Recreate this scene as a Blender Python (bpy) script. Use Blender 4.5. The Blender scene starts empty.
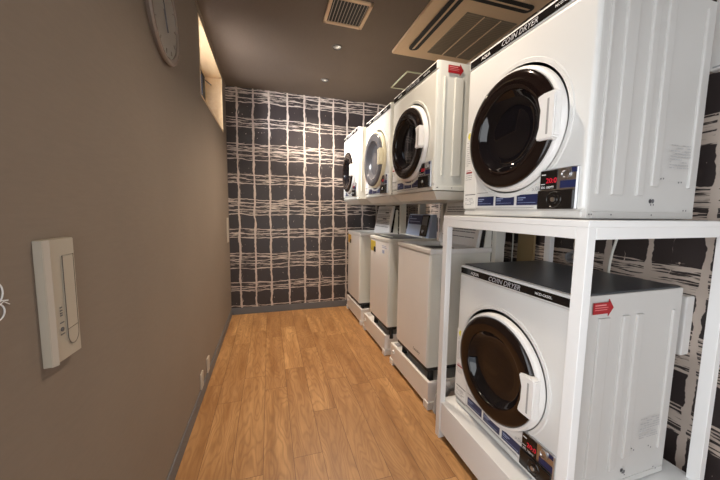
import bpy, bmesh, math, random
from mathutils import Vector, Matrix
random.seed(7)
S = bpy.context.scene
COL = S.collection
PI = math.pi

# ---------------------------------------------------------------- camera
YAW, PITCH, ROLL, FPX = .2938, .0975, .0134, 299.545
fwd = Vector((math.sin(YAW)*math.cos(PITCH), math.cos(YAW)*math.cos(PITCH), -math.sin(PITCH)))
rt = Vector((math.cos(YAW), -math.sin(YAW), 0)); up = rt.cross(fwd)
RT = rt*math.cos(ROLL) + up*math.sin(ROLL); UP = -rt*math.sin(ROLL) + up*math.cos(ROLL)
cam_data = bpy.data.cameras.new('camera'); cam = bpy.data.objects.new('camera', cam_data); COL.objects.link(cam)
cam_data.sensor_width = 36; cam_data.lens = 36*FPX/720; cam_data.clip_start = .02
M = Matrix((RT, UP, -fwd)).transposed().to_4x4(); M.translation = Vector((.4633, 0, 1.3)); cam.matrix_world = M
S.camera = cam

# ---------------------------------------------------------------- world, lights, exposure
S.view_settings.view_transform = 'Standard'; S.view_settings.look = 'None'
S.view_settings.exposure = 0.06; S.view_settings.gamma = 1.0; S.view_settings.use_curve_mapping = False
w = bpy.data.worlds.new('daylight'); S.world = w; w.use_nodes = True
bg = w.node_tree.nodes['Background']; bg.inputs[0].default_value = (.78, .88, 1, 1); bg.inputs[1].default_value = 2.0

def area(name, loc, direction, sx, sy, power, color, spread=PI):
    l = bpy.data.lights.new(name, 'AREA'); l.shape = 'RECTANGLE'; l.size = sx; l.size_y = sy
    l.energy = power; l.color = color; l.spread = spread
    o = bpy.data.objects.new(name, l); COL.objects.link(o); o.location = loc
    o.rotation_euler = Vector(direction).to_track_quat('-Z', 'Z').to_euler(); return o
area('daylight_entrance_side', (-.12, -.36, 1.25), (1, .12, -.05), 1.8, 1.9, 30, (1, .98, .95))
area('daylight_entrance_rear', (1.15, -1.75, 1.3), (-.05, 1, -.12), 1.9, 2.2, 21, (1, .95, .88))
area('daylight_high_window', (-.72, 2.3, 2.95), (1, .45, -.75), 2.4, 1.2, 760, (.97, .97, 1))
H = 2.707; L = 3.881; W = 2.26
for i, (x, y) in enumerate(((1.047, 2.69), (1.063, 3.376), (1.03, 1.32))):  # the last, nearest one is unseen, added to brighten floor and machine fronts
    sp = bpy.data.lights.new('downlight_beam', 'SPOT'); sp.energy = 64 if y < 2 else 95; sp.color = (1, .83, .66); sp.spot_size = 2.3; sp.spot_blend = 1; sp.shadow_soft_size = .03
    o = bpy.data.objects.new('downlight_beam', sp); COL.objects.link(o); o.location = (x, y, H-.03)

# ---------------------------------------------------------------- node helpers
class NT:
    def __init__(s, name):
        s.m = bpy.data.materials.new(name); s.m.use_nodes = True; s.t = s.m.node_tree; s.n = s.t.nodes
        s.b = s.n['Principled BSDF']
        s.co = s.n.new('ShaderNodeTexCoord').outputs['Object']
    def put(s, sock, v):
        if isinstance(v, bpy.types.NodeSocket): s.t.links.new(v, sock)
        else: sock.default_value = v
    def math(s, op, a, b=0, c=0, clamp=False):
        n = s.n.new('ShaderNodeMath'); n.operation = op; n.use_clamp = clamp
        for i, v in enumerate((a, b, c)): s.put(n.inputs[i], v)
        return n.outputs[0]
    def sep(s, v):
        n = s.n.new('ShaderNodeSeparateXYZ'); s.put(n.inputs[0], v); return n.outputs
    def comb(s, x, y, z=0):
        n = s.n.new('ShaderNodeCombineXYZ')
        for i, v in enumerate((x, y, z)): s.put(n.inputs[i], v)
        return n.outputs[0]
    def noise(s, vec, scale, detail=2, rough=.5):
        n = s.n.new('ShaderNodeTexNoise'); s.put(n.inputs['Vector'], vec); n.inputs['Scale'].default_value = scale
        n.inputs['Detail'].default_value = detail; n.inputs['Roughness'].default_value = rough; return n.outputs[0]
    def mix(s, f, a, b):
        n = s.n.new('ShaderNodeMix'); n.data_type = 'RGBA'; s.put(n.inputs[0], f); s.put(n.inputs[6], a); s.put(n.inputs[7], b); return n.outputs[2]
    def bump(s, h, strength=.3, dist=.002):
        n = s.n.new('ShaderNodeBump'); s.put(n.inputs['Height'], h); n.inputs['Strength'].default_value = strength; n.inputs['Distance'].default_value = dist
        s.t.links.new(n.outputs[0], s.b.inputs['Normal'])
    def set(s, k, v): s.put(s.b.inputs[k], v)

def rgb(r, g, b): return (r, g, b, 1)
def mat(name, c, rough=.5, metal=0, var=.04, scale=6, spec=.5, coat=0, emit=None, bump=0):
    t = NT(name); n = t.noise(t.co, scale, 3)
    k = 1-var; d = 1+var
    t.set('Base Color', t.mix(n, rgb(*[v*k for v in c]), rgb(*[min(1, v*d) for v in c])))
    t.set('Roughness', t.math('ADD', rough-.03, t.math('MULTIPLY', n, .06))); t.set('Metallic', metal); t.set('Specular IOR Level', spec)
    t.set('Coat Weight', coat)
    if emit: t.set('Emission Color', rgb(*emit[0])); t.set('Emission Strength', emit[1])
    if bump: t.bump(t.noise(t.co, bump, 3), .25, .001)
    return t.m

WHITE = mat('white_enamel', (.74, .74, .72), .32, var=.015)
WHITE_SHADED = mat('white_enamel_shaded', (.56, .55, .53), .42, var=.03, scale=3)  # white enamel darkened: shade on the dryer sides put into the colour
CREAM = mat('cream_enamel', (.75, .75, .69), .38, var=.02)
RACK = mat('white_powder_coated_steel', (.80, .80, .79), .38, var=.015)
PANW = mat('white_plastic_pan', (.88, .86, .84), .42, var=.03)
PLAST = mat('white_plastic', (.82, .81, .79), .3, var=.01)
CREAMRING = mat('yellowed_plastic', (.76, .70, .50), .35, var=.02)
BLACK = mat('black_gloss', (.008, .007, .007), .16, var=.2)
BROWNGL = mat('dark_brown_tinted_glass', (.010, .0055, .0045), .09, var=.15, spec=.4)
INNER = mat('black_bowl_glass', (.006, .005, .006), .05, var=.2, spec=.42)
GREYGL = mat('smoky_grey_glass', (.12, .12, .13), .12, var=.3, scale=9, spec=.7)
DARKTOP = mat('charcoal_top_plate', (.055, .06, .068), .3, var=.15)
RUBBER = mat('black_rubber', (.015, .015, .016), .6)
NAVY = mat('navy_sticker', (.012, .020, .085), .4)
NAVYT = mat('pale_blue_print', (.35, .42, .62), .5)
RED = mat('red_sticker', (.36, .010, .016), .4)
REDT = mat('pink_print', (.75, .3, .3), .5)
INK = mat('dark_grey_print', (.12, .12, .13), .6)
LINK = mat('grey_print', (.42, .42, .43), .6)
PAPER = mat('white_sticker', (.86, .86, .84), .5)
YEL = mat('yellow_sticker', (.80, .72, .08), .5)
ORG = mat('amber_sticker', (.72, .42, .06), .5)
STEEL = mat('brushed_steel', (.55, .55, .56), .28, metal=1, var=.08)
DIGIT = mat('red_led_digits', (.5, .0, .02), .4, emit=((1, .03, .06), .3))
LOGO = mat('white_print', (.8, .8, .8), .5)
LOGOG = mat('silver_print', (.40, .40, .42), .5)
BLUEP = mat('blue_grey_panel', (.42, .50, .66), .4)
BEIGE = mat('beige_plastic', (.50, .43, .35), .5)
ACB = mat('cassette_beige_plastic', (.66, .46, .28), .5, var=.02)  # beige pushed to orange: warm bounce from the floor put into the colour
GRIL = mat('cassette_grille', (.20, .155, .10), .6, var=.15, scale=30)
DARK = mat('dark_slot', (.02, .018, .016), .6)
WOOD = None
GREYB = mat('grey_vinyl_baseboard', (.13, .13, .135), .5)
BLKF = mat('black_window_frame', (.012, .014, .02), .35)
HOSE = mat('grey_rubber_hose', (.32, .32, .33), .45)
SLAT = mat('brown_grille_slats', (.27, .20, .13), .6)
HMARK = mat('faint_clock_marks', (.24, .21, .18), .6)
SWITCH = mat('beige_switch_plate', (.46, .41, .33), .35, var=.02)
SWITCHD = mat('dark_beige_trim', (.12, .10, .08), .6)  # dark tone of the slot cover outline and downlight rings
CLOCKR = mat('brown_clock_rim', (.27, .21, .17), .22, spec=.8)
CLOCKF = mat('grey_clock_face', (.34, .31, .27), .4)
GLIT = mat('pale_yellow_hatch_frame', (.62, .62, .42), .4)

def wood_reveal():
    t = NT('light_oak_reveal'); s = t.sep(t.co)
    n = t.noise(t.comb(t.math('MULTIPLY', s[0], 12), t.math('MULTIPLY', s[1], 2), t.math('MULTIPLY', s[2], 12)), 3, 5)
    t.set('Base Color', t.mix(n, rgb(.68, .46, .25), rgb(.84, .64, .40))); t.set('Roughness', .5); return t.m
WOOD = wood_reveal()

def plaster(name, a, b, sx):
    t = NT(name); s = t.sep(t.co)
    n1 = t.noise(t.co, 2.2, 4); n2 = t.noise(t.comb(t.math('MULTIPLY', s[0], sx), t.math('MULTIPLY', s[1], 8), t.math('MULTIPLY', s[2], 40)), 2, 4, .6)
    f = t.math('ADD', t.math('MULTIPLY', n1, .6), t.math('MULTIPLY', n2, .4))
    t.set('Base Color', t.mix(f, rgb(*a), rgb(*b))); t.set('Roughness', .72); t.bump(n2, .35, .0015); t.set('Specular IOR Level', .3); return t.m
WALLM = plaster('taupe_wall_paper', (.20, .16, .125), (.27, .217, .17), 8)
CEILM = plaster('brown_ceiling_paper', (.125, .095, .072), (.17, .13, .10), 40)

def wallpaper(name, horiz, off=0, thr0=.555, wmul=1):
    t = NT(name); s = t.sep(t.co); u = s[horiz]; v = s[2]
    def n1(scu, scv, off, det=2):
        return t.math('SUBTRACT', t.noise(t.comb(t.math('MULTIPLY', u, scu), t.math('MULTIPLY', v, scv), off), 1, det), .5)
    P = .97
    uu = t.math('ADD', u, t.math('ADD', t.math('MULTIPLY', n1(2, 7, 1.3), .035), t.math('MULTIPLY', n1(9, 30, 4.1), .010)))
    d = None
    for o in [q_+off for q_ in (.115, .294, .476, .694, .896)]:
        k = t.math('ABSOLUTE', t.math('WRAP', t.math('SUBTRACT', uu, o), P/2, -P/2))
        d = k if d is None else t.math('MINIMUM', d, k)
    wv = t.math('ADD', .0115*wmul, t.math('MULTIPLY', n1(5, 14, 8.2, 3), .022*wmul))
    vert = t.math('MULTIPLY', t.math('SUBTRACT', wv, d), 500, clamp=True)
    # thin loose companion strokes
    uu2 = t.math('ADD', u, t.math('MULTIPLY', n1(3, 9, 11.7, 3), .07)); d2 = None
    for o in (.135, .49, .91):
        k = t.math('ABSOLUTE', t.math('WRAP', t.math('SUBTRACT', uu2, o), P/2, -P/2))
        d2 = k if d2 is None else t.math('MINIMUM', d2, k)
    w2 = t.math('ADD', .001, t.math('MULTIPLY', n1(6, 12, 15.2, 2), .016))
    vert = t.math('MAXIMUM', vert, t.math('MULTIPLY', t.math('SUBTRACT', w2, d2), 500, clamp=True))
    Q = .655
    vv = t.math('ADD', v, t.math('MULTIPLY', n1(1.6, .6, 20.2), .05))
    tot = vert
    for c, half, thr in ((1.33, .098, thr0), (1.01, .066, thr0)):
        sdist = t.math('WRAP', t.math('SUBTRACT', vv, c), Q/2, -Q/2)
        ab = t.math('ABSOLUTE', sdist)
        edge = t.math('MULTIPLY', t.math('MAXIMUM', t.math('SUBTRACT', ab, half*.75), 0), 5.0)
        st = t.noise(t.comb(t.math('MULTIPLY', u, 5.5), t.math('MULTIPLY', v, 88), c), 1, 3, .62)
        m = t.math('MULTIPLY', t.math('SUBTRACT', t.math('SUBTRACT', st, edge), thr), 28, clamp=True)
        tot = t.math('MAXIMUM', tot, m)
        k = 0
        for lo in ((-.092, -.04, .012, .05, .088) if half > .08 else (-.052, -.004, .048)):
            k += 1
            wob = t.math('ADD', t.math('MULTIPLY', n1(5.5, .5, 30+c*3+k, 2), .045), t.math('MULTIPLY', n1(22, 4, 40+k+c, 2), .012))
            dd = t.math('ABSOLUTE', t.math('ADD', t.math('SUBTRACT', sdist, lo), wob))
            ww = t.math('ADD', .0055, t.math('MULTIPLY', n1(9, 6, 50+k+c, 3), .016))
            tot = t.math('MAXIMUM', tot, t.math('MULTIPLY', t.math('SUBTRACT', ww, dd), 600, clamp=True))
    spl = t.math('MULTIPLY', t.math('SUBTRACT', t.noise(t.comb(t.math('MULTIPLY', u, 60), t.math('MULTIPLY', v, 45), 3.3), 1, 1), .755), 40, clamp=True)
    tot = t.math('MAXIMUM', tot, spl)
    g = t.noise(t.co, 5, 4)
    fine = t.noise(t.comb(t.math('MULTIPLY', u, 260), t.math('MULTIPLY', v, 260), 0), 1, 2)
    base = t.mix(g, rgb(.028, .021, .021), rgb(.045, .035, .034))
    t.set('Base Color', t.mix(tot, base, t.mix(g, rgb(.48, .40, .34), rgb(.62, .53, .46))))
    t.set('Roughness', .40); t.bump(t.math('ADD', fine, t.math('MULTIPLY', tot, 1.5)), .25, .0008)
    return t.m
WP_BACK = wallpaper('brush_check_wallpaper_back', 0)
WP_RIGHT = wallpaper('brush_check_wallpaper_right', 1, .096, .47, 1.3)

def floor_mat():
    t = NT('oak_plank_vinyl'); s = t.sep(t.co); PW, PL = .152, .92
    xi = t.math('DIVIDE', t.math('SUBTRACT', s[0], .11), PW); row = t.math('FLOOR', xi)
    wn = t.n.new('ShaderNodeTexWhiteNoise'); wn.noise_dimensions = '1D'; t.put(wn.inputs['W'], row)
    yi = t.math('ADD', t.math('DIVIDE', s[1], PL), t.math('MULTIPLY', wn.outputs[0], 3.0)); cell = t.math('FLOOR', yi)
    w2 = t.n.new('ShaderNodeTexWhiteNoise'); w2.noise_dimensions = '2D'; t.put(w2.inputs['Vector'], t.comb(row, cell))
    rnd = w2.outputs[0]
    vec = t.comb(t.math('MULTIPLY', s[0], 16), t.math('ADD', t.math('MULTIPLY', s[1], 1.7), t.math('MULTIPLY', rnd, 40)), t.math('MULTIPLY', rnd, 10))
    big = t.math('ADD', t.math('MULTIPLY', t.math('SUBTRACT', t.noise(vec, 1, 5, .62), .5), 2.2), .5, clamp=True)
    wavy = t.noise(t.comb(t.math('MULTIPLY', s[0], 7), t.math('ADD', t.math('MULTIPLY', s[1], 1.5), t.math('MULTIPLY', rnd, 33)), rnd), 1, 2)
    rings = t.math('ABSOLUTE', t.math('SINE', t.math('MULTIPLY', wavy, 62)))
    fine = t.noise(t.comb(t.math('MULTIPLY', s[0], 220), t.math('MULTIPLY', s[1], 9), rnd), 1, 3)
    c = t.mix(big, rgb(.30, .13, .040), rgb(.72, .41, .165))
    c = t.mix(t.math('MULTIPLY', t.math('POWER', rings, 5), .35), c, rgb(.20, .095, .035))
    c = t.mix(t.math('MULTIPLY', t.math('SUBTRACT', fine, .45), .7, clamp=True), c, rgb(.18, .085, .035))
    c = t.mix(t.math('MULTIPLY', rnd, .5), c, rgb(.27, .12, .04))
    fx = t.math('FRACT', xi); fy = t.math('FRACT', yi)
    ex = t.math('MINIMUM', fx, t.math('SUBTRACT', 1, fx)); ey = t.math('MINIMUM', fy, t.math('SUBTRACT', 1, fy))
    seam = t.math('MAXIMUM', t.math('LESS_THAN', t.math('MULTIPLY', ex, PW), .0013), t.math('LESS_THAN', t.math('MULTIPLY', ey, PL), .0013))
    c = t.mix(t.math('MULTIPLY', seam, .8), c, rgb(.12, .055, .022))
    t.set('Base Color', c); t.set('Roughness', t.math('ADD', .36, t.math('MULTIPLY', big, .14)))
    t.bump(t.math('SUBTRACT', fine, seam), .2, .0008); return t.m
FLOORM = floor_mat()

def pane_mat():
    t = NT('clear_window_glass'); out = t.n['Material Output']
    tr = t.n.new('ShaderNodeBsdfTransparent'); gl = t.n.new('ShaderNodeBsdfGlossy'); gl.inputs['Roughness'].default_value = .02
    fr = t.n.new('ShaderNodeFresnel'); fr.inputs[0].default_value = 1.45; mx = t.n.new('ShaderNodeMixShader')
    t.t.links.new(fr.outputs[0], mx.inputs[0]); t.t.links.new(tr.outputs[0], mx.inputs[1]); t.t.links.new(gl.outputs[0], mx.inputs[2])
    t.t.links.new(mx.outputs[0], out.inputs[0]); return t.m
PANE = pane_mat()

# ---------------------------------------------------------------- mesh helpers
class MB:
    def __init__(s): s.bm = bmesh.new(); s.done = []
    def next(s):
        s.done.append(s.bm); s.bm = bmesh.new(); return s
    def _merge(s, b):
        me = bpy.data.meshes.new('tmp'); b.to_mesh(me); b.free(); s.bm.from_mesh(me); bpy.data.meshes.remove(me)
    def box(s, a, b, bev=0, seg=2, edges=None):
        m = bmesh.new(); bmesh.ops.create_cube(m, size=1)
        c = [(a[i]+b[i])/2 for i in range(3)]; d = [max(1e-5, abs(b[i]-a[i])) for i in range(3)]
        for v in m.verts: v.co = Vector((c[0]+v.co.x*d[0], c[1]+v.co.y*d[1], c[2]+v.co.z*d[2]))
        if bev:
            es = m.edges[:] if edges is None else [e for e in m.edges if edges(e)]
            bmesh.ops.bevel(m, geom=es, offset=min(bev, min(d)*.45) if edges is None else bev, segments=seg, affect='EDGES', profile=.5)
        s._merge(m); return s
    def hexa(s, p, bev=0):
        m = bmesh.new(); v = [m.verts.new(q) for q in p]
        for f in ((0,3,2,1),(4,5,6,7),(0,1,5,4),(1,2,6,5),(2,3,7,6),(3,0,4,7)): m.faces.new([v[i] for i in f])
        bmesh.ops.recalc_face_normals(m, faces=m.faces)
        if bev: bmesh.ops.bevel(m, geom=m.edges[:], offset=bev, segments=2, affect='EDGES')
        s._merge(m); return s
    def prism(s, pts, axis, a, b, bev=0):
        """pts: 2-D outline; axis 0: (y,z) outline extruded in x from a to b; 1: (x,z); 2: (x,y)"""
        def P(q, t): return {0: (t, q[0], q[1]), 1: (q[0], t, q[1]), 2: (q[0], q[1], t)}[axis]
        m = bmesh.new(); A = [m.verts.new(P(q, a)) for q in pts]; B = [m.verts.new(P(q, b)) for q in pts]
        m.faces.new(A); m.faces.new(B[::-1]); n = len(pts)
        for i in range(n): m.faces.new((A[i], A[(i+1) % n], B[(i+1) % n], B[i]))
        bmesh.ops.recalc_face_normals(m, faces=m.faces)
        if bev: bmesh.ops.bevel(m, geom=[e for e in m.edges if len(e.link_faces) == 2 and e.calc_face_angle(0) > .6], offset=bev, segments=2, affect='EDGES')
        s._merge(m); return s
    def lathe(s, prof, c, axis=0, n=64, close=True):
        """prof: list of (t, r): t along axis, r radius, closed loop of profile"""
        m = bmesh.new(); rings = []
        def P(t, r, a):
            q = (r*math.cos(a), r*math.sin(a))
            return {0: (c[0]+t, c[1]+q[0], c[2]+q[1]), 1: (c[0]+q[0], c[1]+t, c[2]+q[1]), 2: (c[0]+q[0], c[1]+q[1], c[2]+t)}[axis]
        for t, r in prof:
            if r < 1e-6: rings.append([m.verts.new(P(t, 0, 0))])
            else: rings.append([m.verts.new(P(t, r, 2*PI*i/n)) for i in range(n)])
        k = len(rings); rng = range(k) if close else range(k-1)
        for j in rng:
            A, B = rings[j], rings[(j+1) % k]
            if len(A) == 1 and len(B) == 1: continue
            for i in range(n):
                i2 = (i+1) % n
                f = [A[i % len(A)]] + ([A[i2]] if len(A) > 1 else []) + ([B[i2]] if len(B) > 1 else []) + [B[i % len(B)]]
                if len(set(f)) > 2: m.faces.new(f)
        bmesh.ops.recalc_face_normals(m, faces=m.faces)
        for f in m.faces: f.smooth = True
        s._merge(m); return s
    def tube(s, pts, r, n=10):
        m = bmesh.new(); rings = []
        for i, p in enumerate(pts):
            p = Vector(p); a = Vector(pts[max(0, i-1)]); b = Vector(pts[min(len(pts)-1, i+1)]); d = (b-a).normalized()
            x = d.orthogonal().normalized() if i == 0 else (px - d*px.dot(d)).normalized(); px = x; y = d.cross(x)
            rr = r(i) if callable(r) else r
            rings.append([m.verts.new(p + x*rr*math.cos(2*PI*k/n) + y*rr*math.sin(2*PI*k/n)) for k in range(n)])
        for A, B in zip(rings, rings[1:]):
            for k in range(n): m.faces.new((A[k], A[(k+1) % n], B[(k+1) % n], B[k]))
        m.faces.new(rings[0][::-1]); m.faces.new(rings[-1])
        for f in m.faces: f.smooth = len(f.verts) == 4
        s._merge(m); return s
    def text(s, txt, size, f, shear=0):
        """f maps (tx, tz) to a 3-D point"""
        cu = bpy.data.curves.new('txt', 'FONT'); cu.body = txt; cu.size = size; cu.align_x = 'LEFT'; cu.shear = shear; cu.resolution_u = 3; cu.offset = size*.012
        o = bpy.data.objects.new('txt', cu); COL.objects.link(o); bpy.context.view_layer.update()
        me = bpy.data.meshes.new_from_object(o.evaluated_get(bpy.context.evaluated_depsgraph_get()))
        for v in me.vertices: v.co = Vector(f(v.co.x, v.co.y))
        s.bm.from_mesh(me); bpy.data.objects.remove(o); bpy.data.curves.remove(cu); bpy.data.meshes.remove(me); return s
    def build(s, name, m, parent=None, smooth=False):
        if len(s.bm.verts): s.done.append(s.bm)
        for bm in s.done:
            me = bpy.data.meshes.new(name); bm.to_mesh(me); bm.free(); me.materials.append(m)
            if any(p.use_smooth for p in me.polygons): me.set_sharp_from_angle(angle=.6)
            o = bpy.data.objects.new(name, me); COL.objects.link(o)
            if parent: o.parent = parent
        return o
def thing(name, label, cat, loc=(0, 0, 0), group=None, rot=0):
    o = bpy.data.objects.new(name, None); COL.objects.link(o); o.location = loc; o.empty_display_size = .1; o.rotation_euler.z = rot
    return tag(o, label, cat, group)
def tag(o, label, cat, group=None):
    o['label'] = label; o['category'] = cat
    if group: o['group'] = group
    return o
def struct(o): o['kind'] = 'structure'; return o

# ---------------------------------------------------------------- room shell
YN = -1.5; T = .22
struct(MB().box((-T, YN-T, -.1), (W+T, L+T, 0)).build('floor', FLOORM))
struct(MB().box((-T, YN-T, H), (W+T, L+T, H+.1)).build('ceiling', CEILM))
wy0, wy1, wz0, wz1 = 2.50, 3.605, 2.118, 2.675
dy0, dy1, dz1 = -1.3, .6, 2.2
lw = MB()
for y0, y1, z0, z1 in ((YN, dy0, 0, H), (dy0, dy1, dz1, H), (dy1, wy0, 0, H), (wy0, wy1, 0, wz0), (wy0, wy1, wz1, H), (wy1, L, 0, H)):
    lw.box((-T, y0, z0), (0, y1, z1))
struct(lw.build('wall_left', WALLM))
struct(MB().box((-T, L, 0), (W+T, L+T, H)).build('wall_back', WP_BACK))
struct(MB().box((W, YN, 0), (W+T, L, H)).build('wall_right', WP_RIGHT))
nw = MB(); nx0, nx1 = .2, 2.05
for x0, x1, z0, z1 in ((-T, nx0, 0, H), (nx0, nx1, 2.2, H), (nx1, W+T, 0, H)): nw.box((x0, YN-T, z0), (x1, YN, z1))
struct(nw.build('wall_near', WALLM))
struct(MB().box((0, dy1+.02, 0), (.009, L-.009, .085), .003).build('baseboard_left', GREYB))
struct(MB().box((0, L-.009, 0), (W, L, .085), .003).build('baseboard_back', GREYB))
struct(MB().box((W-.009, YN, 0), (W, L-.01, .085), .003).build('baseboard_right', GREYB))
struct(MB().box((0, wy1+.0, H-.012), (.012, L-.001, H), .002).box((0, .6, H-.012), (.012, wy1, H), .002).build('trim_1', WALLM))
# high window with oak reveal
win = MB(); b = .012
win.box((-T, wy0, wz0), (.003, wy0+b, wz1)).box((-T, wy1-b, wz0), (.003, wy1, wz1)).box((-T, wy0, wz1-b), (.003, wy1, wz1)).box((-T, wy0, wz0), (.003, wy1, wz0+b))
win = struct(win.build('window_1', WOOD))
fx = -.158
f = MB()
f.box((fx-.03, wy0+b, wz0+b), (fx, wy0+b+.04, wz1-b), .004).box((fx-.03, wy1-b-.12, wz0+b), (fx, wy1-b, wz1-b), .004)
f.box((fx-.03, wy0+b, wz1-b-.03), (fx, wy1-b, wz1-b), .004).box((fx-.03, wy0+b, wz0+b), (fx, wy1-b, wz0+b+.03), .004)
f.build('window_frame', BLKF, win)
MB().box((fx-.018, wy0+b+.03, wz0+.03), (fx-.014, wy1-b-.02, wz1-.03)).build('window_pane', PANE, win)
MB().tube([(fx+.002, wy1-.035, wz1-.05), (fx+.05, wy1-.09, wz1-.10), (fx+.075, wy1-.13, wz1-.13)], .005).build('stay_arm', BLKF, win)
# glazed entrances behind the camera
def glazed(name, pts_box, horiz):
    a0, a1, z1 = pts_box
    fr = MB(); 
    def bx(p, q, z0, zz):
        if horiz == 1: fr.box((-.12, p, z0), (-.06, q, zz), .004)
        else: fr.box((p, YN-.12, z0), (q, YN-.06, zz), .004)
    bx(a0, a0+.05, 0, z1); bx(a1-.05, a1, 0, z1); bx(a0, a1, z1-.05, z1); bx(a0, a1, 0, .06); mid = (a0+a1)/2; bx(mid-.03, mid+.03, 0, z1)
    d = struct(fr.build(name, STEEL))
    p = MB()
    if horiz == 1: p.box((-.092, a0+.05, .06), (-.088, a1-.05, z1-.05))
    else: p.box((a0+.05, YN-.092, .06), (a1-.05, YN-.088, z1-.05))
    p.build('door_pane', PANE, d)
glazed('door_1', (dy0, dy1, dz1), 1)
glazed('door_2', (nx0, nx1, 2.2), 0)

# ---------------------------------------------------------------- dryers
# local frame: x into the machine from its front, y from its right-hand (near) side to the left, z up
def bars(mb, rows, x, seed, y0, y1, h, fill=.8):
    rnd = random.Random(seed)
    for z in rows:
        y = y1
        while y > y0:
            wd = rnd.uniform(.006, .022); e = max(y0, y-wd)
            if rnd.random() < fill: mb.box((x, e, z), (x+.0006, y, z+h))
            y = e - .0035
def dryer(label, loc, Wd, Hd, Dd, cz, cy=None, ring=PLAST, glass='dark', body=WHITE, side=WHITE_SHADED, dark_top=False, arrow=False, ribs=True, detail=2, ds=1.0, hs=1.0):
    t = thing('coin_dryer', label, 'dryer', loc, 'white coin operated dryers')
    cy = Wd/2 if cy is None else cy
    vb = lambda e: abs(e.verts[0].co.z-e.verts[1].co.z) > .1 and min(e.verts[0].co.x, e.verts[1].co.x) < .2
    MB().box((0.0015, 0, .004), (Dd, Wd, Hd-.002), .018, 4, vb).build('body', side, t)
    # front panel wraps the corners slightly and carries the groove lines
    m = MB(); m.box((-.002, .010, 0.006), (.03, Wd-.010, .030), .006).box((-.003, .002, .033), (.034, Wd-.002, Hd-.052), .012, 4).box((-.002, .002, Hd-.050), (.034, Wd-.002, Hd), .008, 3)
    m.build('front_panel', body, t)
    s = MB()
    if ribs:
        for a, c in ((.040, .052), (.109, .165), (.232, .266), (.305, .343), (.510, .524)):
            if c < Dd-.02: s.box((a, -.008, .085 if a < .3 else .12), (c, .003, Hd-(.085 if arrow else .035)), .0035)
        s.box((.03, -.003, .004), (Dd-.002, .003, .028), .002)
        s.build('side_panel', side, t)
    if dark_top:
        MB().box((.02, .006, Hd-.004), (Dd-.004, Wd-.006, Hd+.004), .004).build('top_plate', DARKTOP, t)
        MB().box((.07, .075, Hd+.004), (.086, .079, Hd+.0046)).box((.076, .069, Hd+.004), (.080, .085, Hd+.0046)).next().box((.11, .075, Hd+.004), (.126, .079, Hd+.0046)).box((.116, .069, Hd+.004), (.120, .085, Hd+.0046)).build('top_mark', LOGO, t)
    # name strip
    zt = Hd-.012; zb = Hd-.044
    MB().box((-.004, .012, zb), (.01, Wd-.012, zt), .001).build('name_strip', BLACK, t)
    k = Wd/.655
    F = lambda y, z: (lambda a, c: (-.0048, y-a, z+c))
    MB().text('AQUA', .021, F(Wd-.095*k, zb+.008), .15).next().text('MCD-CK50L', .014, F(.165*k, zb+.011)).build('logo_print', LOGO, t)
    MB().text('CO/IN DRYER', .031, F(Wd-.225*k, zb+.005), .3).build('title_print', LOGOG, t)
    # door
    sc = ds
    MB().lathe([(-.003, 0), (-.003, .262*sc), (-.006, .270*sc), (-.006, .279*sc), (-.001, .284*sc), (.005, .284*sc), (.005, 0)], (0, cy+.006, cz+.004), 0, 96, False).build('door_surround', body, t)
    d = MB().lathe([(.0, .252*sc), (-.020, .250*sc), (-.027, .246*sc), (-.030, .238*sc), (-.027, .226*sc), (0, .226*sc)], (0, cy, cz), 0, 96).build('door_ring', ring, t)
    if glass == 'dark': g1, g2 = BROWNGL, INNER
    else: g1, g2 = GREYGL, GREYGL
    MB().lathe([(-.004, .2255*sc), (-.026, .2255*sc), (-.029, .234*sc), (-.038, .2345*sc), (-.045, .228*sc), (-.048, .215*sc), (-.047, .180*sc), (-.043, .168*sc), (-.038, .165*sc), (-.004, .165*sc)], (0, cy, cz), 0, 96).build('door_glass', g1, d)
    MB().lathe([(-.0045, .1645*sc), (-.038, .1645*sc), (-.034, .160*sc), (-.016, .144*sc), (-.009, .132*sc), (-.011, .09*sc), (-.0125, .04*sc), (-.013, 0), (-.0045, 0)], (0, cy, cz), 0, 96, False).build('door_window', g2, d)
    # handle: white grip overlapping the glass at the hinge-free side
    yc = cy-.212*sc
    pts = [(yc+.042, .078), (yc+.016, .085), (yc-.028, .085), (yc-.036, .079), (yc-.036, -.073), (yc-.028, -.080), (yc+.030, -.080), (yc+.040, -.072), (yc+.029, -.03), (yc+.027, .03)]
    h = MB().prism([(cy-(.212-.0)*sc+(p-yc)*hs, cz+q*hs) for p, q in pts], 0, -.060, -.028, .005).build('handle', ring if glass != 'dark' else PLAST, d)
    MB().box((-.0610, yc-.012, cz-.062*hs), (-.058, yc-.004, cz+.062*hs), .001).build('grip_groove', mat_groove, h)
    # control panel
    px0, px1, pz0, pz1 = .024, .170, .034, .182
    if Hd < .75: pz0, pz1 = .022, .172
    yk = k; py0, py1 = px0*yk, px1*yk
    c = MB().box((-.012, py0, pz0), (.004, py1, pz1), .004).build('control_panel', STEEL, t)
    hm = pz0+.070
    MB().box((-.020, py0+.006, pz0+.001), (-.010, py1+.001, hm), .003).build('lock_cover', BLACK, c)
    MB().box((-.0145, py0+.074*yk, hm+.003), (-.011, py1-.003, pz1-.005), .001).build('display', BLACK, c)
    dg = MB(); F2 = lambda y, z: (lambda a, q: (-.0152, y-a, z+q))
    dg.text('20:0', .026, F2(py1-.028, hm+.027)); dg.build('red_digits', DIGIT, c)
    MB().text('300 100YT', .0125, F2(py1-.007, hm+.007)).next().box((-.0152, py1-.026, hm+.056), (-.0147, py1-.008, hm+.060)).next().box((-.0152, py1-.024, hm+.022), (-.0147, py1-.007, hm+.025)).build('display_print', LOGO, c)
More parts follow.
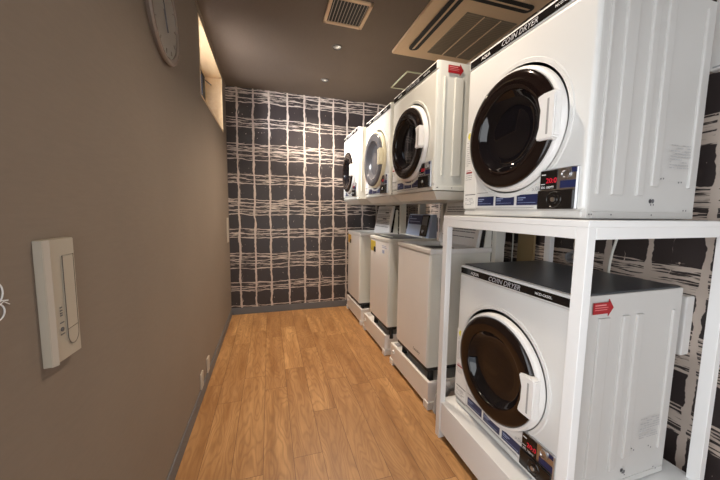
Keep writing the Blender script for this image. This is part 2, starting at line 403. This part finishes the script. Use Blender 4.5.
    MB().lathe([(-.013, .019), (-.018, .018), (-.018, .013), (-.014, .010), (-.016, 0), (-.013, 0)], (0, py0+.043*yk, hm+.054), 0, 32, False).build('coin_slot', STEEL, c)
    MB().box((-.0130, py0+.004, hm+.006), (-.0118, py0+.062*yk, hm+.032)).next().box((-.0130, py0+.003, pz1-.02), (-.0118, py0+.022*yk, pz1-.004)).build('blue_sticker', NAVY, c)
    MB().lathe([(-.0205, .030), (-.0225, .028), (-.0205, .026), (-.0205, .017), (-.024, .015), (-.0235, 0), (-.02, 0)], (0, (py0+py1)/2+.004, pz0+.036), 0, 40, False).build('key_ring', BLACK, c)
    MB().lathe([(-.023, .009), (-.027, .008), (-.027, 0), (-.023, 0)], (0, (py0+py1)/2+.004, pz0+.036), 0, 24, False).build('key_lock', STEEL, c)
    # blue instruction labels
    zl0, zl1 = (.052, .095) if Hd > .75 else (.034, .078)
    for a, e in ((.425, .541), (.302, .417), (.177, .293)):
        l = MB().box((-.0042, a*k, zl0), (-.0030, (e-.006)*k, zl1)).build('blue_label', NAVY, t)
        q = MB(); q.box((-.0050, (e-.052)*k, zl1-.015), (-.0042, (e-.012)*k, zl1-.011)).box((-.0050, (e-.04)*k, zl1-.023), (-.0042, (e-.012)*k, zl1-.020)).box((-.0050, (a+.015)*k, zl1-.034), (-.0042, (e-.012)*k, zl1-.0325))
        q.build('label_print', NAVYT, l)
    # printed notices
    st = MB().box((-.0040, .556*k, .042), (-.0030, .650*k if Wd > .64 else .64*k, cz+.07)).build('notice_sticker', PAPER, t)
    q = MB(); bars(q, [cz-.175+i*.0105 for i in range(4)], -.0046, 3, .590*k, .640*k, .003, .9); q.next(); bars(q, [cz-.175+i*.0105 for i in range(7, 20)], -.0046, 5, .590*k, .640*k, .003, .9)
    q.next(); bars(q, [.09-.008*i for i in range(5)], -.0046, 9, .565*k, .635*k, .003, .6); q.build('fine_print', LINK, st)
    q = MB().box((-.0046, .556*k, zl1+.013), (-.0042, .637*k, zl1+.017)); q.box((-.0046, .44*k, zl1+.018), (-.0042, .54*k, zl1+.020)).box((-.0046, .556*k, .030), (-.0030, .640*k, .032)).box((-.0046, .2*k, zl0-.012), (-.0030, .545*k, zl0-.0105))
    q.build('rule_print', INK, st)
    MB().box((-.0047, .590*k, cz-.142), (-.0043, .636*k, cz-.134)).box((-.0047, .60*k, cz-.128), (-.0043, .636*k, cz-.126)).build('red_print', RED, st)
    MB().lathe([(-.0050, .0), (-.0050, .019), (-.003, .019), (-.003, 0)], (0, .618*k, cz+.048), 0, 6, False).build('yellow_sticker', YEL, st)
    MB().text('5.0kg', .024, lambda a, q_: (-.0036, .215*k-a, zl1+.012+q_)).box((-.0036, .185*k, zl1+.034), (-.0030, .215*k, zl1+.037)).build('capacity_print', LINK, t)
    # side marks
    q = MB()
    for x, z in ((.02, .018), (.315, .018), (.505, .036), (.112, .018), (.32, .055), (.46, .14), (.36, .15)):
        if x < Dd: q.lathe([(-.0088, .0032), (-.0094, 0), (-.001, 0), (-.001, .0032)], (x, 0, z), 1, 12, False).next()
    if detail > 1: q.lathe([(-.0086, .008), (-.0086, 0), (-.001, 0), (-.001, .008)], (.315, 0, .068), 1, 16, False)
    q.build('screw', INK, t)
    if detail > 1:
        q = MB()
        rr = random.Random(4)
        for i in range(9):
            x = .385
            while x < .49:
                wd = rr.uniform(.006, .02)
                if rr.random() < .75: q.box((x, -.0086, .27-i*.010), (min(.50, x+wd), -.0080, .273-i*.010))
                x += wd+.004
        q.build('rating_print', LINK, t)
    if arrow:
        ax, az = arrow
        o = MB().prism([(ax, az), (ax+.074, az), (ax+.074, az-.010), (ax+.098, az+.020), (ax+.074, az+.052), (ax+.074, az+.041), (ax, az+.041)], 1, -.0066, -.0044).build('red_arrow_sticker', RED, t)
        MB().box((ax+.006, -.0072, az+.030), (ax+.060, -.0066, az+.034)).box((ax+.006, -.0072, az+.014), (ax+.066, -.0066, az+.016)).box((ax+.006, -.0072, az+.022), (ax+.07, -.0066, az+.024)).build('arrow_print', REDT, o)
    return t
mat_groove = mat('soft_grey_groove', (.36, .35, .34), .6)

RZ = 1.280   # rack top
dryer('large white coin dryer on top of the white rack, nearest the camera', (1.469, .745, RZ), .655, .792, .565, .362, .335)
dryer('white coin dryer with dark grey top on the low shelf inside the rack', (1.469, .745, .222), .655, .792, .565, .362, .335, dark_top=True, arrow=(.075, .725))
FX = 1.363
dryer('white upper coin dryer with red arrow sticker, next beyond the rack', (FX, 1.536, 1.42), .612, .714, .56, .315, body=CREAM, side=CREAM, arrow=(.062, .650), detail=1, ds=.945, hs=.78)
dryer('white upper coin dryer with smoky grey glass and yellowed door ring', (FX, 2.20, 1.42), .612, .708, .56, .315, ring=CREAMRING, glass='grey', body=CREAM, side=CREAM, detail=1, ds=.945, hs=.78)
dryer('farthest and smallest looking upper coin dryer, by the patterned back wall', (FX, 3.088, 1.42), .612, .756, .56, .315, body=CREAM, side=CREAM, detail=1, ds=.945, hs=.78)

# stands of the three far dryers: tapered tray and rear uprights
def stand(label, y):
    t = thing('dryer_stand', label, 'dryer stand', (FX, y, 0), 'dryer stands over the washing machines')
    z1, z0, i = 1.419, 1.372, .055; d, wd = .56, .612
    MB().hexa([(i, i, z0), (d, i, z0), (d, wd-i, z0), (i, wd-i, z0), (.004, .004, z1), (d, .004, z1), (d, wd-.004, z1), (.004, wd-.004, z1)]).build('tray', CREAM, t)
    for yy in (.125, wd-.052):
        u = MB().box((d+.003, yy, 0), (d+.075, yy+.04, 1.42), .003); u.build('upright', CREAM, t)
    MB().box((d+.03, .05, .9), (d+.05, wd-.05, .95)).next().box((d+.03, .05, .25), (d+.05, wd-.05, .30)).build('cross_bar', CREAM, t)
    return t
stand('cream dryer stand with tapered tray, over the open washing machine beside the rack', 1.536)
stand('cream dryer stand over the middle washing machine with closed lid', 2.20)
stand('cream dryer stand over the farthest washing machine, by the back wall', 3.088)

# ---------------------------------------------------------------- washing machines and drain pans
def washer(label, y, Wd, ztop, zbot, is_open, sticker):
    x0, D = 1.4456, .472
    t = thing('washing_machine', label, 'washing machine', (x0, y, .150), 'top loading washing machines')
    zt, zb = ztop-.150, zbot-.150
    b = MB()
    vb = lambda e: abs(e.verts[0].co.z-e.verts[1].co.z) > .1
    b.box((.004, .006, zb), (D, Wd-.006, zt-.035), .012, 3, vb); b.build('body', CREAM, t)
    MB().box((0, .016, zb+.004), (.008, Wd-.016, zt-.04), .003).build('front_panel', PANW, t)
    MB().box((.012, .014, zb-.030), (D-.02, Wd-.014, zb+.002), .004).build('base', RUBBER, t)
    for i, (fx_, fy) in enumerate(((.06, .05), (.06, Wd-.05), (D-.06, .05), (D-.06, Wd-.05))):
        MB().lathe([(0, .022), (zb-.028, .018), (zb-.028, 0), (0, 0)], (fx_, fy, 0), 2, 20, False).build('foot', RUBBER, t)
    rim = MB(); q = .045
    a0, a1, c0, c1 = -.004, D, 0, Wd
    tr = zt; tl = zt-.034
    rim.box((a0, c0, tl), (a0+q, c1, tr), .007, 3).box((a1-q-.077, c0, tl), (a1, c1, tr), .007, 3).box((a0+q-.006, c0+.0005, tl), (a1-q-.072, c0+q, tr-.0005), .006, 3).box((a0+q-.006, c1-q, tl), (a1-q-.072, c1-.0005, tr-.0005), .006, 3)
    rim.build('top_rim', PLAST if is_open else CREAM, t)
    if is_open:
        MB().lathe([(.003, 0), (.003, .172), (.0005, .176), (-.01, .176), (-.01, 0)], (.205, Wd/2, zt-.034), 2, 48, False).build('tub', RUBBER, t)
        lid = MB(); th = .028
        p0, p1 = .355, .415
        lid.hexa([(p0, .02, zt), (p0+th, .02, zt), (p0+th, Wd-.02, zt), (p0, Wd-.02, zt), (p1, .03, zt+.315), (p1+th, .03, zt+.315), (p1+th, Wd-.03, zt+.315), (p1, Wd-.03, zt+.315)], .003)
        l = lid.build('lid', PLAST, t)
        mm = MB(); rr = random.Random(int(y*10))
        for i in range(13):
            z = .275-i*.018; xx = p0+(p1-p0)*(z/.315)-.0022
            if i % 4 == 3: continue
            yy = Wd-.06
            while yy > .07:
                e = yy-rr.uniform(.03, .08)
                mm.box((xx, max(.06, e), zt+z), (xx+.0016, yy, zt+z+.005))
                yy = e-.006
            mm.next()
        for z, ya, yb in ((.225, .12, .22), (.15, .16, .28)):
            xx = p0+(p1-p0)*(z/.315)-.0026; mm.box((xx, ya, zt+z), (xx+.002, yb, zt+z+.014)).next()
        mm.build('lid_print', INK, l)
        MB().hexa([(p0+th+.001, .015, zt), (p0+th+.028, .015, zt), (p0+th+.028, Wd-.015, zt), (p0+th+.001, Wd-.015, zt), (p1+th+.001, .025, zt+.29), (p1+th+.006, .025, zt+.29), (p1+th+.006, Wd-.025, zt+.29), (p1+th+.001, Wd-.025, zt+.29)]).build('control_panel', BLACK, t)
        MB().hexa([(p0+th+.029, .01, zt), (D, .01, zt), (D, Wd-.01, zt), (p0+th+.029, Wd-.01, zt), (p1+th+.0075, .01, zt+.27), (D, .01, zt+.27), (D, Wd-.01, zt+.27), (p1+th+.0075, Wd-.01, zt+.27)], .003).build('panel_housing', CREAM, t)
    else:
        MB().box((.035, .035, zt-.012), (.345, Wd-.035, zt+.004), .004).build('lid', DARKTOP, t)
        MB().box((.33, .03, zt-.004), (.36, Wd-.03, zt+.012), .004).next().box((.06, .12, zt+.004), (.09, Wd-.12, zt+.012), .004).build('lid_hinge', CREAM, t)
        p = MB().hexa([(.385, .01, zt), (D, .01, zt), (D, Wd-.01, zt), (.385, Wd-.01, zt), (.425, .02, zt+.215), (D, .02, zt+.215), (D, Wd-.02, zt+.215), (.425, Wd-.02, zt+.215)], .004).build('control_panel', BLUEP, t)
        def face(ya, yb, za, zb_, th): # thin plate following the sloped face
            X = lambda z: .385+.04*(z/.215)-.001
            return [(X(za)-th, ya, zt+za), (X(za), ya, zt+za), (X(za), yb, zt+za), (X(za)-th, yb, zt+za), (X(zb_)-th, ya, zt+zb_), (X(zb_), ya, zt+zb_), (X(zb_), yb, zt+zb_), (X(zb_)-th, yb, zt+zb_)]
        n = MB().hexa(face(.19, .46, .115, .205, .003)).build('instruction_label', NAVY, p)
        MB().hexa(face(.30, .44, .165, .172, .004)).hexa(face(.22, .44, .14, .145, .004)).hexa(face(.42, .435, .18, .195, .0045)).build('label_print', NAVYT, n)
        c = MB().hexa(face(.05, .175, .012, .208, .010), .003).build('coin_box', BLACK, p)
        MB().hexa(face(.065, .16, .115, .195, .012)).build('coin_plate', INK, c)
        MB().lathe([(-.004, .016), (.004, .016), (.004, 0), (-.004, 0)], (.379, .11, zt+.055), 0, 20, False).build('key_lock', STEEL, c)
    if sticker:
        q = MB().box((-.0015, Wd-.16, zt-.15), (.0005, Wd-.02, zt-.05)).build('amber_sticker', ORG if sticker == 1 else YEL2, t)
        MB().box((-.0025, Wd-.165, zt-.155), (-.0012, Wd-.115, zt-.105)).build('dark_mark', RUBBER, q)
        if sticker == 2:
            p = MB().box((-.0015, .035, zt-.16), (.0005, .20, zt-.045)).build('paper_sticker', PAPER, t)
            MB().box((-.0025, .06, zt-.075), (-.0012, .16, zt-.07)).box((-.0025, .05, zt-.09), (-.0012, .15, zt-.084)).box((-.0025, .10, zt-.14), (-.0012, .15, zt-.11)).build('sticker_print', NAVYT, p)
        if sticker == 1:
            MB().box((-.0015, Wd-.018, zt-.16), (.0005, Wd-.001, zt-.06)).build('paper_sticker', PAPER, t)
    else:
        MB().text('Laundry', .03, lambda a, c_: (-.0012, .20-a, zb+.05+c_), .3).build('logo_print', INK, t)
    return t
YEL2 = mat('gold_sticker', (.62, .47, .06), .5)
washer('white top loading washing machine with open lid, nearest of the three, beside the rack', 1.682, .512, 1.061, .262, True, 0)
washer('middle white washing machine with closed lid, blue panel and gold sticker', 2.384, .497, 1.059, .270, False, 2)
washer('farthest white washing machine with open lid and amber sticker, by the back wall', 3.252, .54, 1.046, .225, True, 1)

def pan(label, y, Wd, h):
    t = thing('drain_pan', label, 'drain pan', (1.44, y, 0), 'drain pans under the washing machines')
    D = .475; m = MB(); q = .022
    m.box((0, 0, .03), (q, Wd, h), .004).box((q-.004, .0005, .03), (D-q+.004, q, h-.0006), .003).box((q-.004, Wd-q, .03), (D-q+.004, Wd-.0005, h-.0006), .003).box((D-q, 0, .03), (D, Wd, h), .004)
    m.box((.001, .001, .120), (D-.001, Wd-.001, .150)); m.build('tray', PANW, t)
    for a in (.0, D-.09):
        for c in (-.012, Wd-.05): MB().box((a-.006 if a == 0 else a, c, 0), (a+.085, c+.062, .052), .005).build('foot', PLAST, t)
    MB().lathe([(.0, .019), (-.008, .017), (-.008, .009), (-.004, .008), (-.004, 0), (0, 0)], (0, Wd-.06, h-.06), 0, 28, False).build('plug_cap', PLAST, t)
    return t
pan('white drain pan under the nearest washing machine with the open lid', 1.646, .632, .185)
pan('white drain pan under the middle washing machine with the closed lid', 2.422, .63, .185)
pan('white drain pan under the farthest washing machine, by the back wall', 3.157, .64, .185)

# ---------------------------------------------------------------- rack
R0, R1, Y0, Y1 = 1.379, 2.135, .6606, 1.4456
rk = thing('steel_rack', 'white steel rack carrying one dryer on top and one inside', 'rack', (R0, Y0, 0))
RW, RD = R1-R0, Y1-Y0
for a in (0, RW-.033):
    for c in (0, RD-.04): MB().box((a, c, 0), (a+.033, c+.04, RZ-.021), .002).build('post', RACK, rk)
MB().box((-.001, -.001, RZ-.022), (RW+.001, RD+.001, RZ), .0025).build('top_shelf', RACK, rk)
for p, q in (((0, .04, RZ-.059), (.033, RD-.04, RZ-.0215)), ((RW-.033, .04, RZ-.059), (RW, RD-.04, RZ-.0215)), ((.033, 0, RZ-.059), (RW-.033, .033, RZ-.0215)), ((.033, RD-.033, RZ-.059), (RW-.033, RD, RZ-.0215))):
    MB().box(p, q, .002).build('beam', RACK, rk)
MB().box((.006, .005, .204), (RW-.006, RD-.005, .2195), .002).build('lower_shelf', RACK, rk)
MB().box((.006, .04, .045), (.03, RD-.04, .2045), .002).build('kick_panel', RACK, rk)
MB().box((.034, .0, .05), (RW-.034, .025, .2045), .002).build('side_rail', RACK, rk)
MB().box((.045, .03, 0), (.07, RD-.03, .046)).build('base_shadow_strip', RUBBER, rk)  # dark base; its black also stands in for shadow under the kick panel

# ---------------------------------------------------------------- ceiling fittings
def rrect(cx_, cy_, hx, hy, r, n=6):
    o = []
    for sx, sy, a0 in ((1, 1, 0), (-1, 1, PI/2), (-1, -1, PI), (1, -1, 3*PI/2)):
        for i in range(n+1):
            a = a0+PI/2*i/n; o.append((cx_+sx*(hx-r)+r*math.cos(a), cy_+sy*(hy-r)+r*math.sin(a)))
    return o
ax0, ax1, ay0, ay1 = 1.515, 2.255, 1.60, 2.595
ac = thing('ceiling_air_conditioner', 'beige square cassette air conditioner set in the brown ceiling', 'air conditioner', ((ax0+ax1)/2, (ay0+ay1)/2, H))
hx, hy = (ax1-ax0)/2, (ay1-ay0)/2
MB().prism(rrect(0, 0, hx, hy, .015), 2, -.024, 0, .004).build('panel', ACB, ac)
MB().prism(rrect(.045, 0, hx-.12, hy-.10, .09), 2, -.034, -.022, .004).build('inner_panel', ACB, ac)
gx0, gx1, gy0, gy1 = 1.79-(ax0+ax1)/2, 2.215-(ax0+ax1)/2, 1.905-(ay0+ay1)/2, 2.455-(ay0+ay1)/2
g = MB().box((gx0, gy0, -.040), (gx1, gy1, -.033), .002).build('intake_grille', GRIL, ac)
q = MB()
for i in range(28): yy = gy0+.01+i*(gy1-gy0-.02)/27; q.box((gx0+.006, yy-.0025, -.0425), (gx1-.006, yy+.0025, -.0395))
q.build('slat', SLAT, g)
q = MB()
for i in (1, 2): xx = gx0+i*(gx1-gx0)/3; q.box((xx-.004, gy0, -.0445), (xx+.004, gy1, -.0395))
q.build('grille_bar', ACB, g)
sx = 1.65-(ax0+ax1)/2
sl = MB().prism(rrect(sx, .0, .042, .37, .040), 2, -.0375, -.033).build('air_outlet', DARK, ac)
MB().hexa([(sx-.012, -.34, -.045), (sx+.014, -.34, -.036), (sx+.014, .34, -.036), (sx-.012, .34, -.045), (sx-.012, -.34, -.042), (sx+.014, -.34, -.033), (sx+.014, .34, -.033), (sx-.012, .34, -.042)]).build('louver', ACB, sl)
sy = 1.755-(ay0+ay1)/2
sl = MB().prism(rrect(.06, sy, .25, .040, .038), 2, -.0375, -.033).build('air_outlet', DARK, ac)
MB().hexa([(-.16, sy-.012, -.045), (.28, sy-.012, -.045), (.28, sy+.014, -.036), (-.16, sy+.014, -.036), (-.16, sy-.012, -.042), (.28, sy-.012, -.042), (.28, sy+.014, -.033), (-.16, sy+.014, -.033)]).build('louver', ACB, sl)

vx0, vx1, vy0, vy1 = .868, 1.168, 2.07, 2.37
v = thing('ceiling_vent', 'square beige framed ceiling vent with dark vertical slats', 'vent', ((vx0+vx1)/2, (vy0+vy1)/2, H)); hh = .15
q = MB(); fw = .024
q.box((-hh, -hh, -.014), (hh, -hh+fw, 0), .003).box((-hh, hh-fw, -.014), (hh, hh, 0), .003).box((-hh, -hh, -.014), (-hh+fw, hh, 0), .003).box((hh-fw, -hh, -.014), (hh, hh, 0), .003)
q.build('frame', ACB, v)
MB().box((-hh+fw, -hh+fw, -.003), (hh-fw, hh-fw, -.0005)).build('backing', DARK, v)
for i in range(11):
    xx = -hh+fw+.011+i*(2*hh-2*fw-.022)/10
    MB().hexa([(xx-.003, -hh+fw, -.012), (xx, -hh+fw, -.012), (xx, hh-fw, -.012), (xx-.003, hh-fw, -.012), (xx+.003, -hh+fw, -.003), (xx+.005, -hh+fw, -.003), (xx+.005, hh-fw, -.003), (xx+.003, hh-fw, -.003)]).build('slat', BEIGE, v)
LENS = mat('downlight_lens', (.7, .66, .6), .3, emit=((1, .85, .7), .5))
for (x, y), lb in zip(((1.047, 2.69), (1.063, 3.376), (1.03, 1.32)), ('small round recessed downlight nearer the ceiling vent', 'small round recessed downlight nearer the patterned back wall', 'added unseen downlight by the white rack, for extra light')):
    t = thing('downlight', lb, 'downlight', (x, y, H), 'recessed ceiling downlights')
    MB().lathe([(0, .047), (-.006, .046), (-.006, .036), (-.001, .034), (0, .034)], (0, 0, 0), 2, 40).build('trim_ring', SWITCHD, t)
    MB().lathe([(-.0005, .034), (-.003, .030), (-.003, 0), (-.0005, 0)], (0, 0, 0), 2, 32, False).build('lens', STEEL, t)
    MB().lathe([(-.003, .013), (-.007, .010), (-.008, 0), (-.003, 0)], (0, 0, 0), 2, 24, False).build('bulb', LENS, t)
t = thing('ceiling_hatch', 'ceiling access hatch with thin pale yellow frame above the far dryers', 'hatch', (2.0, 3.11, H)); hx, hy = .19, .215
q = MB(); fw = .014
q.box((-hx, -hy, -.01), (hx, -hy+fw, 0), .002).box((-hx, hy-fw, -.01), (hx, hy, 0), .002).box((-hx, -hy, -.01), (-hx+fw, hy, 0), .002).box((hx-fw, -hy, -.01), (hx, hy, 0), .002)
q.build('frame', GLIT, t); MB().box((-hx+fw, -hy+fw, -.004), (hx-fw, hy-fw, 0)).build('panel', CEILM, t)

# ---------------------------------------------------------------- left wall fittings
ck = thing('wall_clock', 'round wall clock with brown rim high on the taupe wall', 'clock', (0, 1.672, 2.185))
MB().lathe([(.0, .200), (.016, .210), (.024, .206), (.026, .198), (.023, .184), (.020, .178), (.0, .178)], (0, 0, 0), 0, 80).build('rim', CLOCKR, ck)
MB().lathe([(.004, .179), (.016, .179), (.016, 0), (.004, 0)], (0, 0, 0), 0, 64, False).build('face', CLOCKF, ck)
n = MB()
for i in range(12):
    a = i*PI/6; r0, r1 = .145, .165
    n.tube([(.0165, math.sin(a)*r0, math.cos(a)*r0), (.0165, math.sin(a)*r1, math.cos(a)*r1)], .003, 6).next()
n.build('hour_mark', HMARK, ck)
MB().tube([(.018, -.01, .02), (.018, .035, -.060)], .0035, 6).build('hour_hand', INK, ck)
MB().tube([(.020, .01, -.02), (.020, -.05, .115)], .0025, 6).build('minute_hand', INK, ck)

sp = thing('wall_control_plate', 'tall beige control plate with a long rounded slot cover on the taupe wall', 'control plate', (0, .770, .957))
MB().hexa([(0, 0, 0), (0, .098, 0), (0, .098, .273), (0, 0, .273), (.016, .002, .001), (.020, .096, .001), (.020, .096, .272), (.016, .002, .272)], .0012).build('plate', SWITCH, sp)
MB().hexa([(.012, .002, 0), (.0195, .012, 0), (.0195, .012, .273), (.012, .002, .273), (.0145, .002, 0), (.0225, .013, 0), (.0225, .013, .273), (.0145, .002, .273)], .0008).build('edge_strip', BEIGE, sp)
ym = .070; pl = [(ym+.0185*math.cos(a_), .052+.024*math.sin(a_)) for a_ in [PI+i*PI/10 for i in range(11)]]+[(ym+.0185, .234), (ym-.0185, .234)]
MB().prism(pl, 0, .017, .0212, .0008).build('slot_cover', SWITCH, sp)
o = MB(); o.tube([(.0208, y_, z_) for y_, z_ in [(ym+.0192*math.cos(a_), .052+.0247*math.sin(a_)) for a_ in [PI+i*PI/12 for i in range(13)]]+[(ym+.0192, .235), (ym-.0192, .235), (ym-.0192, .052)]], .0008, 5)
o.tube([(.0214, ym-.018, .066), (.0214, ym+.018, .068)], .0007, 5); o.build('outline_groove', SWITCHD, sp)
o = MB().lathe([(.0185, .005), (.0200, .005), (.0200, 0), (.0185, 0)], (0, .036, .072), 0, 16, False)
for z_ in (.060, .086): o.box((.0185, .030, z_), (.0196, .043, z_+.002))
for z_ in (.102, .107, .113, .120): o.box((.0185, .033, z_), (.0196, .040, z_+.0025))
o.build('print_marks', INK, sp)

# outlined lettering at the picture's left edge (only its right-hand end is seen)
o = MB()
def loopc(cy_, cz_, ry, rz, a0=-1.9, a1=2.0): return [(.0015, cy_+ry*math.cos(a0+(a1-a0)*i/16), cz_+rz*math.sin(a0+(a1-a0)*i/16)) for i in range(17)]
o.tube(loopc(0.672, 1.147, .018, .020), .0013, 6).tube(loopc(0.674, 1.112, .016, .015), .0013, 6)
o.tube([(.0015, .65, 1.134), (.0015, .686, 1.131), (.0015, .699, 1.128)], .0013, 6).tube([(.0015, .66, 1.118), (.0015, .69, 1.128), (.0015, .702, 1.120)], .0009, 6)
o.tube(loopc(0.653, 1.128, .022, .030), .0011, 6)
tag(o.build('wall_lettering', LOGO), 'thin white curly outlined lettering on the taupe wall at left edge', 'lettering')

def plate(label, y, z, hy_, hz_, name='outlet_plate', cat='outlet'):
    t = thing(name, label, cat, (0, y, z), 'low outlet plates on the left wall' if name == 'outlet_plate' else None)
    MB().box((0, -hy_, -hz_), (.010, hy_, hz_), .003).build('cover', BEIGE, t)
    MB().box((.010, -hy_*.5, -hz_*.6), (.0125, hy_*.5, hz_*.6), .001).build('insert', SWITCH, t)
plate('beige outlet plate low on the left wall, nearer the camera of the pair', 2.165, .135, .035, .055)
plate('beige outlet plate low on the left wall, farther of the pair', 2.385, .137, .035, .055)
plate('narrow beige switch plate on left wall by the back corner', 3.70, 1.06, .06, .14, 'switch_plate', 'switch')

# ---------------------------------------------------------------- right wall fittings
t = thing('duct_box', 'slim white box on the patterned wall behind the lower dryer', 'box', (W, .838, .81))
MB().box((-.055, -.03, -.135), (0, .03, .135), .008, 3).build('cover', PLAST, t)
MB().box((-.0565, -.003, .06), (-.0545, .003, .066)).build('screw', INK, t)
t = thing('electrical_box', 'white box on the wall behind the top dryer, upper right corner', 'box', (W, .55, 1.89))
MB().box((-.05, -.22, 0), (0, .285, .36), .008, 3).build('cover', PLAST, t)
MB().box((-.052, -.2, .008), (-.048, .27, .014)).build('seam', LINK, t)
def cord(label, pts, r, m, name='power_cord'):
    V = [Vector(p) for p in pts]; out = []
    for i in range(len(V)-1):
        p0, p1, p2, p3 = V[max(0, i-1)], V[i], V[i+1], V[min(len(V)-1, i+2)]
        for k in range(8):
            s_ = k/8; out.append(.5*((2*p1)+(p2-p0)*s_+(2*p0-5*p1+4*p2-p3)*s_*s_+(3*p1-p0-3*p2+p3)*s_**3))
    out.append(V[-1]); return tag(MB().tube(out, r, 8).build(name, m), label, 'cord' if name == 'power_cord' else 'hose')
cord('beige cord hanging diagonally behind the rack above the lower dryer', [(2.2, 1.09, 1.30), (2.19, 1.10, 1.17), (2.18, 1.115, 1.03), (2.175, 1.12, .7), (2.175, 1.12, .3), (2.18, 1.12, .01)], .006, CREAM)
cord('pale cord hanging on the patterned wall left of the tan board', [(2.2, 1.89, 1.5), (2.2, 1.885, 1.1), (2.2, 1.91, .9), (2.2, 1.9, .01)], .007, CREAM)
cord('pale cord hanging just left of and touching distance from the tan board', [(2.2, 1.81, 1.5), (2.2, 1.80, 1.1), (2.2, 1.80, .9), (2.2, 1.80, .01)], .005, CREAM)
TAN = mat('tan_board', (.36, .26, .13), .6, var=.1)
tag(MB().box((2.215, 1.63, .0), (2.235, 1.77, 1.35), .003).build('wooden_board', TAN), 'narrow tan board standing against the patterned wall behind the rack', 'board')
def corr(label, pts, r):
    V = [Vector(p) for p in pts]; out = []
    for i in range(len(V)-1):
        for k in range(16): out.append(V[i].lerp(V[i+1], k/16))
    out.append(V[-1])
    return tag(MB().tube(out, lambda i: r*(1 if i % 2 else .86), 16).build('drain_hose', HOSE), label, 'hose')
corr('grey corrugated hose on the floor between the rack and washing machine', [(1.46, 1.548, .042), (1.475, 1.548, .15), (1.52, 1.548, .215), (1.62, 1.548, .215), (1.75, 1.545, .14), (1.86, 1.545, .042)], .036)
t = thing('exhaust_duct', 'short pale exhaust duct on the wall behind the lower dryer', 'duct', (W, 1.36, 1.035))
MB().lathe([(-.05, .032), (-.05, .026), (0, .026), (0, .042), (-.010, .042), (-.012, .032)], (0, 0, 0), 0, 32).build('pipe', HOSE, t)
